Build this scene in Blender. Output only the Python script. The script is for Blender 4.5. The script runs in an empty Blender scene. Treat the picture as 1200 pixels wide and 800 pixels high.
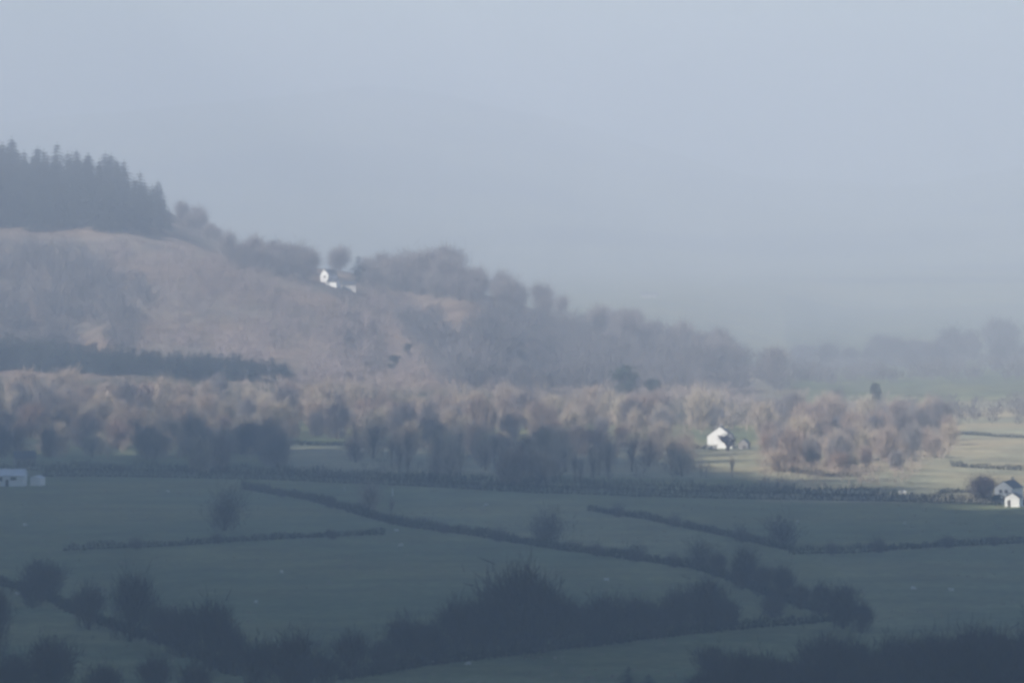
import bpy, math, random
import numpy as np
from mathutils import noise as mnoise, Vector

random.seed(7)
rng = np.random.default_rng(7)
S = bpy.context.scene
COL = S.collection

# ------------------------------------------------------------------ camera geometry
F = 600 / math.tan(math.radians(5.0))      # focal length in units of a 1200-wide frame
CAM_Z = 91.0
YH = 230.0                                  # height in the frame at which the level horizon lies
PITCH = math.atan((400 - YH) / F)
SP, CP = math.sin(PITCH), math.cos(PITCH)


def ray(px, py):
    xc, yc = (px - 600) / F, (400 - py) / F
    d = np.array([xc, CP + yc * SP, -SP + yc * CP])
    return d / d[1]


def z_at(py, D):
    return CAM_Z + ray(600, py)[2] * D


# ------------------------------------------------------------------ terrain
NEAR = [(-2500, 40), (-1200, 55), (-500, 80), (-120, 90), (0, 89.2), (60, 84), (250, 57), (550, 22), (800, 6), (1000, 0.5), (1100, 0)]
LANDS = {  # bearing column -> (distance, height in frame) of the lie of the land
    -300: [(1300, 710), (1500, 646), (1700, 597), (1900, 558), (2100, 529), (2300, 490), (2450, 460), (2600, 432), (2750, 390), (2900, 325), (3050, 260), (3200, 215), (3400, 190), (3700, 185)],
    0: [(1300, 710), (1500, 646), (1700, 597), (1900, 558), (2100, 530), (2300, 495), (2450, 468), (2600, 438), (2750, 398), (2900, 338), (3050, 275), (3200, 234), (3400, 202), (3700, 198)],
    130: [(1300, 710), (1500, 646), (1700, 597), (1900, 558), (2100, 529), (2300, 496), (2450, 470), (2600, 440), (2750, 400), (2900, 338), (3050, 276), (3200, 244), (3400, 220), (3700, 218)],
    200: [(1300, 710), (1500, 646), (1700, 597), (1900, 558), (2100, 529), (2300, 497), (2450, 472), (2600, 442), (2750, 402), (2900, 340), (3050, 288), (3200, 264), (3400, 251), (3700, 252)],
    300: [(1300, 710), (1500, 646), (1700, 597), (1900, 558), (2100, 528), (2300, 499), (2450, 476), (2600, 448), (2750, 408), (2900, 350), (3050, 314), (3200, 302), (3400, 300), (3700, 310)],
    400: [(1300, 710), (1500, 646), (1700, 597), (1900, 558), (2100, 527), (2300, 500), (2450, 479), (2600, 453), (2750, 412), (2880, 365), (3000, 335), (3120, 324), (3300, 322), (3600, 345)],
    500: [(1300, 710), (1500, 646), (1700, 597), (1900, 558), (2100, 527), (2300, 501), (2450, 480), (2600, 455), (2750, 416), (2900, 366), (3000, 340), (3120, 327), (3300, 327), (3600, 352)],
    600: [(1300, 710), (1500, 646), (1700, 597), (1900, 558), (2100, 527), (2300, 501), (2450, 481), (2600, 458), (2750, 422), (2900, 382), (3000, 364), (3120, 356), (3300, 358), (3600, 375)],
    700: [(1300, 710), (1500, 646), (1700, 597), (1900, 558), (2100, 527), (2300, 501), (2450, 482), (2600, 462), (2800, 422), (3000, 392), (3150, 385), (3300, 388), (3600, 400)],
    800: [(1300, 710), (1500, 646), (1700, 597), (1900, 558), (2100, 527), (2300, 501), (2450, 483), (2600, 466), (2800, 438), (3000, 415), (3150, 409), (3300, 411), (3600, 418)],
    900: [(1300, 710), (1500, 646), (1700, 597), (1900, 558), (2100, 527), (2300, 501), (2450, 484), (2600, 470), (2800, 452), (3000, 440), (3200, 436), (3500, 436), (4200, 430)],
    1000: [(1300, 710), (1500, 646), (1700, 597), (1900, 558), (2100, 527), (2300, 501), (2450, 484), (2600, 472), (3000, 450), (3500, 438), (4200, 420), (4800, 411)],
    1200: [(1300, 710), (1500, 646), (1700, 597), (1900, 560), (2100, 527), (2300, 497), (2450, 480), (2600, 468), (3000, 446), (3500, 432), (4200, 410), (4800, 398)],
    1500: [(1300, 710), (1500, 646), (1700, 597), (1900, 560), (2100, 525), (2300, 494), (2450, 476), (2600, 462), (3000, 440), (3500, 425), (4200, 400), (4800, 385)],
}
DG = np.arange(-2500, 20001, 20.0)
PG = np.arange(-900, 2101, 25.0)
cols = sorted(LANDS)
tab = []
for c in cols:
    pts = NEAR + [(D, z_at(y, D)) for D, y in LANDS[c]]
    dl, zl = pts[-1]
    pts += [(dl + 1300, max(zl * 0.25, 4)), (dl + 2600, 4), (20000, 10)]
    tab.append(np.interp(DG, [p[0] for p in pts], [p[1] for p in pts]))
tab = np.array(tab)
Z = np.array([np.interp(PG, cols, tab[:, i]) for i in range(len(DG))])      # [D, px]


def smooth(a, axis, sig):
    r = int(3 * sig)
    k = np.exp(-0.5 * (np.arange(-r, r + 1) / sig) ** 2)
    k /= k.sum()
    p = [(0, 0), (0, 0)]
    p[axis] = (r, r)
    ap = np.pad(a, p, mode='edge')
    return np.apply_along_axis(lambda v: np.convolve(v, k, 'valid'), axis, ap)


Zs = smooth(smooth(Z, 0, 2.0), 1, 1.2)
near = np.clip((DG - 60) / 200, 0, 1)[:, None]
Z = Z * (1 - near) + Zs * near

# far range across the plain
RANGE_PX = [-900, -600, 0, 200, 330, 440, 520, 640, 760, 900, 1050, 1200, 1500, 2100]
RANGE_Y = [190, 170, 150, 126, 109, 101, 112, 136, 178, 212, 218, 196, 172, 190]
# folds on the near face of the wooded hill (spurs and gullies)
FOLD_PX = [-300, -60, 20, 95, 180, 290, 390, 455, 500, 550, 610, 655, 730, 820, 920]
FOLD_Z = [0, 3, -6, -13, 2, 10, 6, -9, 0, 8, -1, -11, -2, 2, 0]

# a ridge on the left of the valley, out of view
SUN_EL, SUN_AZ = math.radians(32.0), math.radians(45.0)
TANE = math.tan(SUN_EL)
RS = [-3.0, -1.2, -0.6, 0, 0.5, 1.0, 1.6, 2.2]
RZ = [40, 90, 120, 150, 140, 130, 90, 50]
RL = math.hypot(530, -1100)


def height(x, y, fine=True):
    x = np.asarray(x, float); y = np.asarray(y, float)
    px = 600 + F * x / np.maximum(y, 500.0)
    fd = np.clip((y - DG[0]) / 20.0, 0, len(DG) - 1.001)
    fp = np.clip((px - PG[0]) / 25.0, 0, len(PG) - 1.001)
    i, j = fd.astype(int), fp.astype(int)
    a, b = fd - i, fp - j
    z = (Z[i, j] * (1 - a) + Z[i + 1, j] * a) * (1 - b) + (Z[i, j + 1] * (1 - a) + Z[i + 1, j + 1] * a) * b
    z = z + np.interp(px, FOLD_PX, FOLD_Z) * np.exp(-((y - 2830) / 170.0) ** 2)
    zr = CAM_Z + (YH - np.interp(px, RANGE_PX, RANGE_Y)) * 11000 / F
    q = np.clip((y - 6500) / 4500, 0, 1)
    far = np.where(y < 11000, q * q * (3 - 2 * q), 0.4 + 0.6 * np.exp(-((y - 11000) / 2500) ** 2))
    z = z + far * np.maximum(zr - 8, 0)
    s = ((x + 1230) * 530 + (y - 900) * -1100) / RL ** 2
    perp = np.abs((x + 1230) * -1100 - (y - 900) * 530) / RL
    sx = (x - y + 2130) / 1630.0
    rz = np.interp(s, RS, RZ) + 2.0 * np.sin(s * 61) + 1.5 * np.sin(s * 147 + 1)
    e = np.exp(-(perp / 330.0) ** 2)
    z = z * (1 - e) + np.maximum(z, rz) * e
    if fine:
        w = np.clip((y - 2450) / 300, 0, 1) * np.clip((6000 - y) / 2000, 0, 1)
        z = z + w * (1.6 * np.sin(x / 17 + 2 * np.sin(y / 60)) * np.sin(y / 41 + 1.3) + 0.8 * np.sin(x / 7.3 + y / 19))
        w2 = np.clip((y - 900) / 200, 0, 1) * (1 - np.clip((y - 2450) / 300, 0, 1))
        z = z + w2 * (0.35 * np.sin(x / 41 + 1) * np.sin(y / 67) + 0.2 * np.sin(x / 23 + y / 90))
        wf = np.clip((y - 6500) / 1500, 0, 1)
        z = z + wf * (9 * np.sin(x / 210 + 1.5 * np.sin(y / 700)) * np.sin(y / 420) + 4 * np.sin(x / 83 + y / 300))
    return z


DS = np.arange(950.0, 12000.0, 2.0)


def G(px, py, dmin=950.0, dmax=12000.0):
    """the point of the ground met by the line of sight through (px, py)"""
    d = ray(px, py)
    D = DS[(DS >= dmin) & (DS <= dmax)]
    x, zz = d[0] * D, CAM_Z + d[2] * D
    g = height(x, D)
    k = np.argmax(g >= zz)
    if g[k] < zz[k]:
        k = int(np.argmin(zz - g))
    return np.array([x[k], D[k], g[k]])


def P(px, D):
    x = (px - 600) / F * D
    return np.array([x, D, float(height(x, D))])


# ------------------------------------------------------------------ materials
def new_mat(name):
    m = bpy.data.materials.new(name)
    m.use_nodes = True
    return m, m.node_tree.nodes, m.node_tree.links, m.node_tree.nodes['Principled BSDF']


def mat(name, c, rough=0.95, spec=0.05, var=0.25, scale=0.5, rand=0.0, metal=0.0):
    m, N, L, b = new_mat(name)
    b.inputs['Roughness'].default_value = rough
    b.inputs['Specular IOR Level'].default_value = spec
    b.inputs['Metallic'].default_value = metal
    tc = N.new('ShaderNodeTexCoord')
    nz = N.new('ShaderNodeTexNoise'); nz.inputs['Scale'].default_value = scale; nz.inputs['Detail'].default_value = 4
    L.new(tc.outputs['Object'], nz.inputs['Vector'])
    mr = N.new('ShaderNodeMapRange'); mr.inputs['From Min'].default_value = .25; mr.inputs['From Max'].default_value = .75
    mr.inputs['To Min'].default_value = 1 - var; mr.inputs['To Max'].default_value = 1 + var
    L.new(nz.outputs['Fac'], mr.inputs['Value'])
    h = N.new('ShaderNodeHueSaturation'); h.inputs['Color'].default_value = (*c, 1)
    val = mr.outputs['Result']
    if rand:
        oi = N.new('ShaderNodeObjectInfo')
        r2 = N.new('ShaderNodeMapRange'); r2.inputs['To Min'].default_value = 1 - rand; r2.inputs['To Max'].default_value = 1 + rand
        L.new(oi.outputs['Random'], r2.inputs['Value'])
        mu = N.new('ShaderNodeMath'); mu.operation = 'MULTIPLY'
        L.new(val, mu.inputs[0]); L.new(r2.outputs['Result'], mu.inputs[1]); val = mu.outputs[0]
        r3 = N.new('ShaderNodeMapRange'); r3.inputs['To Min'].default_value = .475; r3.inputs['To Max'].default_value = .525
        L.new(oi.outputs['Random'], r3.inputs['Value']); L.new(r3.outputs['Result'], h.inputs['Hue'])
    L.new(val, h.inputs['Value'])
    L.new(h.outputs['Color'], b.inputs['Base Color'])
    return m


M = dict(
    bark=mat('bark', (.075, .06, .05), rand=.2),
    twig=mat('twigs', (.35, .28, .22), rand=.28, scale=.35),
    twig_red=mat('reddish_twigs', (.35, .265, .2), rand=.25, scale=.35),
    twig_grey=mat('grey_twigs', (.2, .175, .17), rand=.25, scale=.35),
    twig_dark=mat('dark_twigs', (.07, .054, .06), rand=.25, scale=.35),
    conifer=mat('conifer_needles', (.026, .033, .03), rand=.3, scale=.6),
    ever=mat('evergreen_leaves', (.03, .042, .026), rand=.25, scale=.6),
    hedge=mat('hedge_twigs', (.022, .022, .018), rand=.2, scale=.3),
    scrub=mat('scrub', (.35, .28, .22), scale=.02, var=.4),
    bracken=mat('bracken_and_birch', (.25, .2, .185), scale=.012, var=.45),
    hillwood=mat('hill_wood_twigs', (.13, .118, .118), scale=.012, var=.4),
    white=mat('white_render', (.8, .79, .76), var=.05, scale=.6, rough=.85),
    cream=mat('weathered_render', (.5, .48, .45), var=.1, scale=.6),
    stone=mat('grey_stone', (.27, .25, .23), var=.25, scale=1.2),
    slate=mat('slate', (.07, .075, .085), var=.2, scale=1.5, rough=.6, spec=.3),
    tin=mat('pale_tin_roof', (.62, .63, .64), var=.1, scale=.8, rough=.6, spec=.3),
    glass=mat('window_glass', (.02, .025, .03), var=.1, rough=.1, spec=.5),
    door=mat('painted_door', (.06, .05, .045), var=.1),
    pot=mat('clay_pot', (.3, .14, .09), var=.1),
    wood=mat('bleached_timber', (.62, .6, .56), var=.1, scale=2),
    road=mat('tarmac', (.11, .11, .11), var=.15, scale=.4),
    wool=mat('wool', (.72, .69, .62), var=.12, scale=6),
    shade_cloud=mat('shade_cloud', (.85, .86, .88), var=.03, scale=.01, rough=1),
    face=mat('sheep_face', (.12, .11, .10), var=.1),
)


def mesh(name, V, Fc, mats, parent=None, mi=None, smooth_=False, loc=None):
    me = bpy.data.meshes.new(name)
    me.from_pydata([tuple(map(float, v)) for v in V], [], Fc)
    for m in (mats if isinstance(mats, (list, tuple)) else [mats]):
        me.materials.append(m)
    if mi is not None:
        me.polygons.foreach_set('material_index', mi)
    if smooth_:
        me.polygons.foreach_set('use_smooth', [True] * len(me.polygons))
    me.update()
    o = bpy.data.objects.new(name, me)
    COL.objects.link(o)
    if parent is not None:
        o.parent = parent
    if loc is not None:
        o.location = loc
    return o


def tag(o, label=None, cat=None, group=None, kind=None):
    if label: o['label'] = label
    if cat: o['category'] = cat
    if group: o['group'] = group
    if kind: o['kind'] = kind
    return o


def empty(name, loc, rz=0):
    o = bpy.data.objects.new(name, None)
    COL.objects.link(o)
    o.location = loc
    o.rotation_euler.z = rz
    return o


def copy_tree(o):
    c = o.copy(); COL.objects.link(c)
    for ch in [k for k in o.children]:
        d = ch.copy(); COL.objects.link(d); d.parent = c
        for g in [k for k in ch.children]:
            e = g.copy(); COL.objects.link(e); e.parent = d
    return c


# ------------------------------------------------------------------ ground sheet
def axis_pts(segs):
    out = []
    for a, b, st in segs:
        n = max(1, int(round((b - a) / st)))
        out += list(np.linspace(a, b, n, endpoint=False))
    out.append(segs[-1][1])
    return np.array(out)


xs = axis_pts([(-6500, -3000, 250), (-3000, -1000, 60), (-1000, -240, 20), (-240, 240, 4), (240, 900, 15), (900, 3000, 90), (3000, 6500, 250)])
ys = axis_pts([(-2400, -200, 80), (-200, 900, 20), (900, 3500, 6), (3500, 5200, 14), (5200, 7000, 60), (7000, 12500, 60), (12500, 17000, 300)])
XX, YY = np.meshgrid(xs, ys)
HH = height(XX, YY)
V = np.stack([XX.ravel(), YY.ravel(), HH.ravel()], 1)
nx, ny = len(xs), len(ys)
idx = np.arange(nx * ny).reshape(ny, nx)
quads = np.stack([idx[:-1, :-1], idx[:-1, 1:], idx[1:, 1:], idx[1:, :-1]], -1).reshape(-1, 4)
me = bpy.data.meshes.new('ground')
me.vertices.add(len(V)); me.vertices.foreach_set('co', V.ravel())
me.loops.add(quads.size); me.loops.foreach_set('vertex_index', quads.ravel())
me.polygons.add(len(quads)); me.polygons.foreach_set('loop_start', np.arange(0, quads.size, 4)); me.polygons.foreach_set('loop_total', np.full(len(quads), 4))
me.update(calc_edges=True)
me.polygons.foreach_set('use_smooth', [True] * len(quads))
# what covers the ground: pasture, pasture painted paler where sunlit, bracken and wood floor
vx, vy = V[:, 0], V[:, 1]
vpx = 600 + F * vx / np.maximum(vy, 500)
vpy = 400 - F * ((V[:, 2] - CAM_Z) / np.maximum(vy, 500) + math.tan(PITCH))
grass = np.array([.165, .175, .092]); pale = np.array([.235, .235, .145]); bracken = np.array([.25, .195, .178]); floor_ = np.array([.075, .055, .04]); rough = np.array([.32, .285, .2])  # last tone is pasture lightened to imitate sunlight
patch = 0.5 + 0.5 * np.sin(vx / 63 + 1.7 * np.sin(vy / 190) + .8) * np.sin(vy / 240 + 0.6 * np.sin(vx / 90))
C = grass[None] * (1 - .35 * patch[:, None]) + pale[None] * .35 * patch[:, None]


def lay(mask, col, k=1.0):
    m = np.clip(mask, 0, 1)[:, None] * k
    C[:] = C * (1 - m) + np.asarray(col)[None] * m


def inpoly(poly):
    x, y = vpx, vpy
    ins = np.zeros(len(x), bool)
    n = len(poly)
    for i in range(n):
        x1, y1 = poly[i]; x2, y2 = poly[(i + 1) % n]
        c = ((y1 > y) != (y2 > y)) & (x < (x2 - x1) * (y - y1) / ((y2 - y1) + 1e-9) + x1)
        ins ^= c
    return ins.astype(float)


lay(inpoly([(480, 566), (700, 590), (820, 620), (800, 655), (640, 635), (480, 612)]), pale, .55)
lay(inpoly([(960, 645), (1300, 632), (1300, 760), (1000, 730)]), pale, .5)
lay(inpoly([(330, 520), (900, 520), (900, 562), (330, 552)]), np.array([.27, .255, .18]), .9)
lay(((vy > 1745) & (vy < 2600) & (vpx > 890)).astype(float), rough, .9)  # paler colour painted beyond the shadow edge, standing in for sunlight
lay(((vy > 2330) & (vy < 2640)).astype(float) * (vpx < 930), floor_, .8)
hill = np.clip((vy - 2560) / 60, 0, 1) * np.clip((3600 - vy) / 200, 0, 1) * np.clip((940 - vpx) / 60, 0, 1)
bn = 0.5 + 0.5 * np.sin(vx / 29 + 2 * np.sin(vy / 77)) * np.sin(vy / 53 + vx / 61)
lay(hill, bracken, .9)
lay(hill * bn, floor_, .55)
lay(((vy > 2700) & (vy < 5500) & (vpx > 920)).astype(float), [.085, .10, .05], .8)
fn = np.sin(vx / 190 + 1.2 * np.sin(vy / 350)) * np.sin(vy / 290)
lay((vy > 6000) * np.clip(fn * 2, 0, 1), [.04, .05, .03], .9)
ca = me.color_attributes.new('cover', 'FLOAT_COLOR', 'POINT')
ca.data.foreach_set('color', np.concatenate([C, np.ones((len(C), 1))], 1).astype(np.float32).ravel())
m, N, L, b = new_mat('turf')
b.inputs['Roughness'].default_value = 1; b.inputs['Specular IOR Level'].default_value = .02
at = N.new('ShaderNodeVertexColor'); at.layer_name = 'cover'
tc = N.new('ShaderNodeTexCoord')
n1 = N.new('ShaderNodeTexNoise'); n1.inputs['Scale'].default_value = .045; n1.inputs['Detail'].default_value = 6; n1.inputs['Roughness'].default_value = .65
n3 = N.new('ShaderNodeTexNoise'); n3.inputs['Scale'].default_value = .011; n3.inputs['Detail'].default_value = 3
n2 = N.new('ShaderNodeTexNoise'); n2.inputs['Scale'].default_value = .35; n2.inputs['Detail'].default_value = 5
L.new(tc.outputs['Object'], n3.inputs['Vector']); L.new(tc.outputs['Object'], n1.inputs['Vector']); L.new(tc.outputs['Object'], n2.inputs['Vector'])
mr1 = N.new('ShaderNodeMapRange'); mr1.inputs['From Min'].default_value = .3; mr1.inputs['From Max'].default_value = .7; mr1.inputs['To Min'].default_value = .6; mr1.inputs['To Max'].default_value = 1.4
mr2 = N.new('ShaderNodeMapRange'); mr2.inputs['From Min'].default_value = .3; mr2.inputs['From Max'].default_value = .7; mr2.inputs['To Min'].default_value = .7; mr2.inputs['To Max'].default_value = 1.3
L.new(n1.outputs['Fac'], mr1.inputs['Value']); L.new(n2.outputs['Fac'], mr2.inputs['Value'])
mu = N.new('ShaderNodeMath'); mu.operation = 'MULTIPLY'; L.new(mr1.outputs[0], mu.inputs[0]); L.new(mr2.outputs[0], mu.inputs[1])
h = N.new('ShaderNodeHueSaturation'); 
mx = N.new('ShaderNodeMix'); mx.data_type = 'RGBA'; mx.blend_type = 'MULTIPLY'          # drier and damper patches
cr = N.new('ShaderNodeValToRGB'); cr.color_ramp.elements[0].position = .38; cr.color_ramp.elements[0].color = (.84, .9, .84, 1); cr.color_ramp.elements[1].position = .62; cr.color_ramp.elements[1].color = (1.15, 1.05, .9, 1)
L.new(n3.outputs['Fac'], cr.inputs['Fac']); mx.inputs['Factor'].default_value = 1
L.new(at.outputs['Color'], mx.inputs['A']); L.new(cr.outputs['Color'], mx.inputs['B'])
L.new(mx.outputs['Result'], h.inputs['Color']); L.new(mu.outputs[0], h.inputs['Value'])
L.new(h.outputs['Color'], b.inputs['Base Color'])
bp = N.new('ShaderNodeBump'); bp.inputs['Strength'].default_value = .5; bp.inputs['Distance'].default_value = .6
L.new(n2.outputs['Fac'], bp.inputs['Height']); L.new(bp.outputs['Normal'], b.inputs['Normal'])
me.materials.append(m)
ground = bpy.data.objects.new('ground', me); COL.objects.link(ground)
tag(ground, kind='structure')


# ------------------------------------------------------------------ plant builders
class MB:
    def __init__(self): self.V, self.F = [], []

    def tube(self, p, q, r0, r1, n=5):
        p, q = Vector(p), Vector(q)
        d = (q - p).normalized()
        a = d.orthogonal().normalized(); c = d.cross(a)
        k = len(self.V)
        for pt, r in ((p, r0), (q, r1)):
            for i in range(n):
                t = 2 * math.pi * i / n
                self.V.append(tuple(pt + a * math.cos(t) * r + c * math.sin(t) * r))
        for i in range(n):
            j = (i + 1) % n
            self.F.append((k + i, k + j, k + n + j, k + n + i))

    def sliver(self, p, d, ln, w):
        p = Vector(p); d = Vector(d).normalized()
        s = d.cross(Vector((random.uniform(-1, 1), random.uniform(-1, 1), random.uniform(-1, 1))))
        if s.length < 1e-4: s = d.orthogonal()
        s = s.normalized() * w * .5
        k = len(self.V)
        bend = Vector((random.uniform(-.25, .25), random.uniform(-.25, .25), random.uniform(-.1, .25))) * ln
        mid = p + d * ln * .55
        q = p + d * ln + bend * .5
        self.V += [tuple(p - s), tuple(p + s), tuple(mid + s * .8), tuple(q), tuple(mid - s * .8)]
        self.F.append((k, k + 1, k + 2, k + 3, k + 4))

    def leaf(self, p, r):
        p = Vector(p)
        a = Vector((random.gauss(0, 1), random.gauss(0, 1), random.gauss(0, 1))).normalized()
        u = a.orthogonal().normalized(); v = a.cross(u)
        k = len(self.V)
        r1, r2 = r * random.uniform(.6, 1.2), r * random.uniform(.5, 1.0)
        self.V += [tuple(p + u * r1), tuple(p + v * r2), tuple(p - u * r1 * .8), tuple(p - v * r2)]
        self.F.append((k, k + 1, k + 2, k + 3))

    def obj(self, name, mats, parent=None, **kw): return mesh(name, self.V, self.F, mats, parent, **kw)


def rdir(d, spread):
    v = Vector(d).normalized()
    w = Vector((random.gauss(0, 1), random.gauss(0, 1), random.gauss(0, 1))).normalized()
    return (v + w * spread).normalized()


def grow_bare(H, W, ntw, seed, thick=1.0, tw=(.7, 1.5), tww=.075, bole=.3, low=0.0, up=.25, fz=.35):
    """leafless broadleaf: tapered trunk and limbs, and a crown of fine twigs"""
    random.seed(seed)
    t, c = MB(), MB()
    ends = []

    def branch(p, d, ln, r, lev):
        p = Vector(p); d = Vector(d)
        n = 3 if lev == 0 else 2
        pts = [p]
        for i in range(n):
            d = rdir(d + Vector((0, 0, .18)), .22 if lev else .1)
            q = pts[-1] + d * ln / n
            rr0, rr1 = r * (1 - i / n * .5), r * (1 - (i + 1) / n * .5)
            t.tube(pts[-1], q, rr0, rr1, 6 if lev == 0 else 4)
            pts.append(q)
        if lev == 3:
            ends.append((pts[-1], d)); ends.append((pts[-2], d)); return
        k = [6, 4, 3][lev]
        for i in range(k):
            f = random.uniform(.45, 1.0) if lev == 0 else random.uniform(.35, 1)
            q = pts[0].lerp(pts[-1], f)
            side = Vector((math.cos(2.4 * i + seed), math.sin(2.4 * i + seed), 0))
            nd = (d * .75 + side * (.95 * W / (H * .4)) * (1.0 if lev == 0 else .7) + Vector((0, 0, .15))).normalized()
            branch(q, rdir(nd, .25), ln * random.uniform(.55, .8) * (.9 if lev == 0 else .85), r * .5, lev + 1)
        branch(pts[-1], rdir(d, .2), ln * .62, r * .5, lev + 1)

    branch((0, 0, -.4), (0, 0, 1), H * bole, .022 * H * thick, 0)
    zmax = max(e[0].z for e in ends) + .6
    rmax = max(math.hypot(e[0].x, e[0].y) for e in ends) + .4
    sx, sz = W / rmax, H / zmax
    per = ntw // len(ends) + 1
    for p, d in ends:
        for _ in range(per):
            dd = rdir(d + Vector((0, 0, up)), .9 if up < .5 else .6)
            c.sliver(p + Vector((random.gauss(0, fz), random.gauss(0, fz), random.gauss(0, fz * .8))), dd, random.uniform(*tw), tww * random.uniform(.6, 1.4))
    for _ in range(int(ntw * low)):          # suckers and low boughs
        a = random.uniform(0, 6.283); r = rmax * random.uniform(.1, .8)
        c.sliver((math.cos(a) * r, math.sin(a) * r, zmax * random.uniform(0, .35)), rdir((math.cos(a) * .5, math.sin(a) * .5, .8), .5), random.uniform(*tw) * 1.2, tww)
    for b_ in (t, c):
        b_.V = [(v[0] * sx, v[1] * sx, v[2] * sz) for v in b_.V]
    return t, c


def grow_conifer(H, W, seed, tiers=15, per=8):
    random.seed(seed)
    t, c = MB(), MB()
    t.tube((0, 0, -.4), (0, 0, H * .5), .02 * H, .011 * H, 6); t.tube((0, 0, H * .5), (0, 0, H), .011 * H, .01, 5)
    for k in range(tiers):
        f = k / (tiers - 1)
        z = H * (.12 + .86 * f)
        R = W * (1 - f ** 3) ** .8 * random.uniform(.75, 1.15) + .5
        for j in range(per):
            a = 2 * math.pi * (j + random.random()) / per
            rr = R * random.uniform(.7, 1.1)
            d = Vector((math.cos(a), math.sin(a), 0)); s = Vector((-d.y, d.x, 0))
            p = Vector((0, 0, z + random.uniform(-.2, .3)))
            q = p + d * rr + Vector((0, 0, -rr * .35 + random.uniform(-.2, .2)))
            for kk in range(3):
                u = .35 + .3 * kk
                mpt = p.lerp(q, u); w = rr * .3 * (1.2 - u)
                i0 = len(c.V)
                tip = p.lerp(q, min(1, u + .4))
                c.V += [tuple(p.lerp(q, u - .33)), tuple(mpt + s * w + Vector((0, 0, -.25))), tuple(tip + Vector((0, 0, random.uniform(-.2, .1)))), tuple(mpt - s * w + Vector((0, 0, -.25)))]
                c.F.append((i0, i0 + 1, i0 + 2, i0 + 3))
    return t, c


def grow_leafy(H, W, seed, n=1300, leaf=.33):
    """evergreen or ivy-clad tree: uneven clumps of small leaves round tapered limbs"""
    random.seed(seed)
    t, c = MB(), MB()
    t.tube((0, 0, -.4), (0, 0, H * .35), .024 * H, .017 * H, 7)
    cl = []
    for k in range(13):
        a = k * 2.4 + seed
        z = H * random.uniform(.35, .9)
        r = W * random.uniform(.25, .75) * (1.15 - .7 * abs(z / H - .5))
        p = Vector((math.cos(a) * r, math.sin(a) * r, z))
        t.tube((0, 0, H * random.uniform(.2, .35)), p, .009 * H, .02, 4)
        cl.append((p, W * random.uniform(.25, .45)))
    cl.append((Vector((0, 0, H * .88)), W * .35))
    for _ in range(n):
        p, r = random.choice(cl)
        v = Vector((random.gauss(0, 1), random.gauss(0, 1), random.gauss(0, .85))).normalized() * r * random.uniform(.55, 1.08)
        c.leaf(p + v, leaf)
    return t, c


def proto(name, tc_pair, bark, leaf):
    t, c = tc_pair
    e = empty(name, (0, 0, 0))
    t.obj('trunk', bark, e); c.obj('crown', leaf, e)
    return e


class Stock:
    """prototypes of a kind; the first uses take the prototypes themselves, later ones copies"""
    def __init__(self, protos): self.p, self.used = protos, set()

    def put(self, loc, sc=1.0, k=None, szw=None, leafmat=None):
        k = random.randrange(len(self.p)) if k is None else k % len(self.p)
        o = self.p[k]
        if k in self.used:
            o = copy_tree(o)
        self.used.add(k)
        o.location = (float(loc[0]), float(loc[1]), float(loc[2]))
        o.rotation_euler.z = random.uniform(0, 6.28)
        w = sc if szw is None else szw
        o.scale = (w, w, sc)
        return o

    def clear(self):
        for k, o in enumerate(self.p):
            if k not in self.used:
                for ch in list(o.children): bpy.data.objects.remove(ch)
                bpy.data.objects.remove(o)


def jit(loc):
    return loc


# prototypes: nominal height 12 m (bare), 20 m (conifer), 10 m (leafy)
bare = Stock([proto('bare_tree', grow_bare(12 - (i % 3), 3.6 + .7 * ((i * 2) % 3), 1500, 11 + i, bole=[.2, .3, .25][i % 3], low=.3, up=[.9, .4, .6][i % 3], tw=(1.0, 2.6), tww=.05, fz=.8), M['bark'], [M['twig'], M['twig_red'], M['twig_grey'], M['twig']][i % 4]) for i in range(8)])
crest = Stock([proto('crest_tree', grow_bare(12, 4.6 + .5 * i, 1500, 91 + i, bole=.25, low=.25, up=.4, tw=(.7, 1.8), tww=.055, fz=.9), M['bark'], M['twig_grey']) for i in range(3)])
forked = Stock([proto('forked_tree', grow_bare(12, 5.2, 60, 97, thick=2.4, tww=.2, bole=.22), M['bark'], M['twig_dark'])])
slim = Stock([proto('slender_tree', grow_bare(12, [2.4, 3.8, 3.2, 4.4, 2.8][i], [380, 560, 450, 650, 400][i], 31 + 3 * i, thick=1.2, bole=[.34, .2, .28, .16, .24][i], tww=.045, tw=(.6, 1.6), fz=1.1, low=.45, up=[.6, .2, .4, .1, .3][i]), M['bark'], M['twig']) for i in range(5)])
dark = Stock([proto('dark_tree', grow_bare(12, 5.0 + .5 * (i % 3), 2500, 41 + i, thick=1.3, tww=.05, bole=[.16, .22][i % 2], low=.16, tw=(.5, 1.4), fz=.75, up=[.25, .5][i % 2]), M['bark'], M['twig_dark']) for i in range(4)])
openo = Stock([proto('field_tree', grow_bare(12, 5.2, 800, 81 + i, thick=1.3, tww=.05, bole=.16, low=.35, up=.45, tw=(.5, 1.6), fz=1.2), M['bark'], M['twig_dark']) for i in range(3)])
leafy = Stock([proto('evergreen_tree', grow_leafy(10, 4.0, 51 + i), M['bark'], M['ever']) for i in range(3)])
coni = Stock([proto('conifer_tree', grow_conifer(20, 5.6, 61 + i, tiers=13, per=8), M['bark'], M['conifer']) for i in range(4)])


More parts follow.
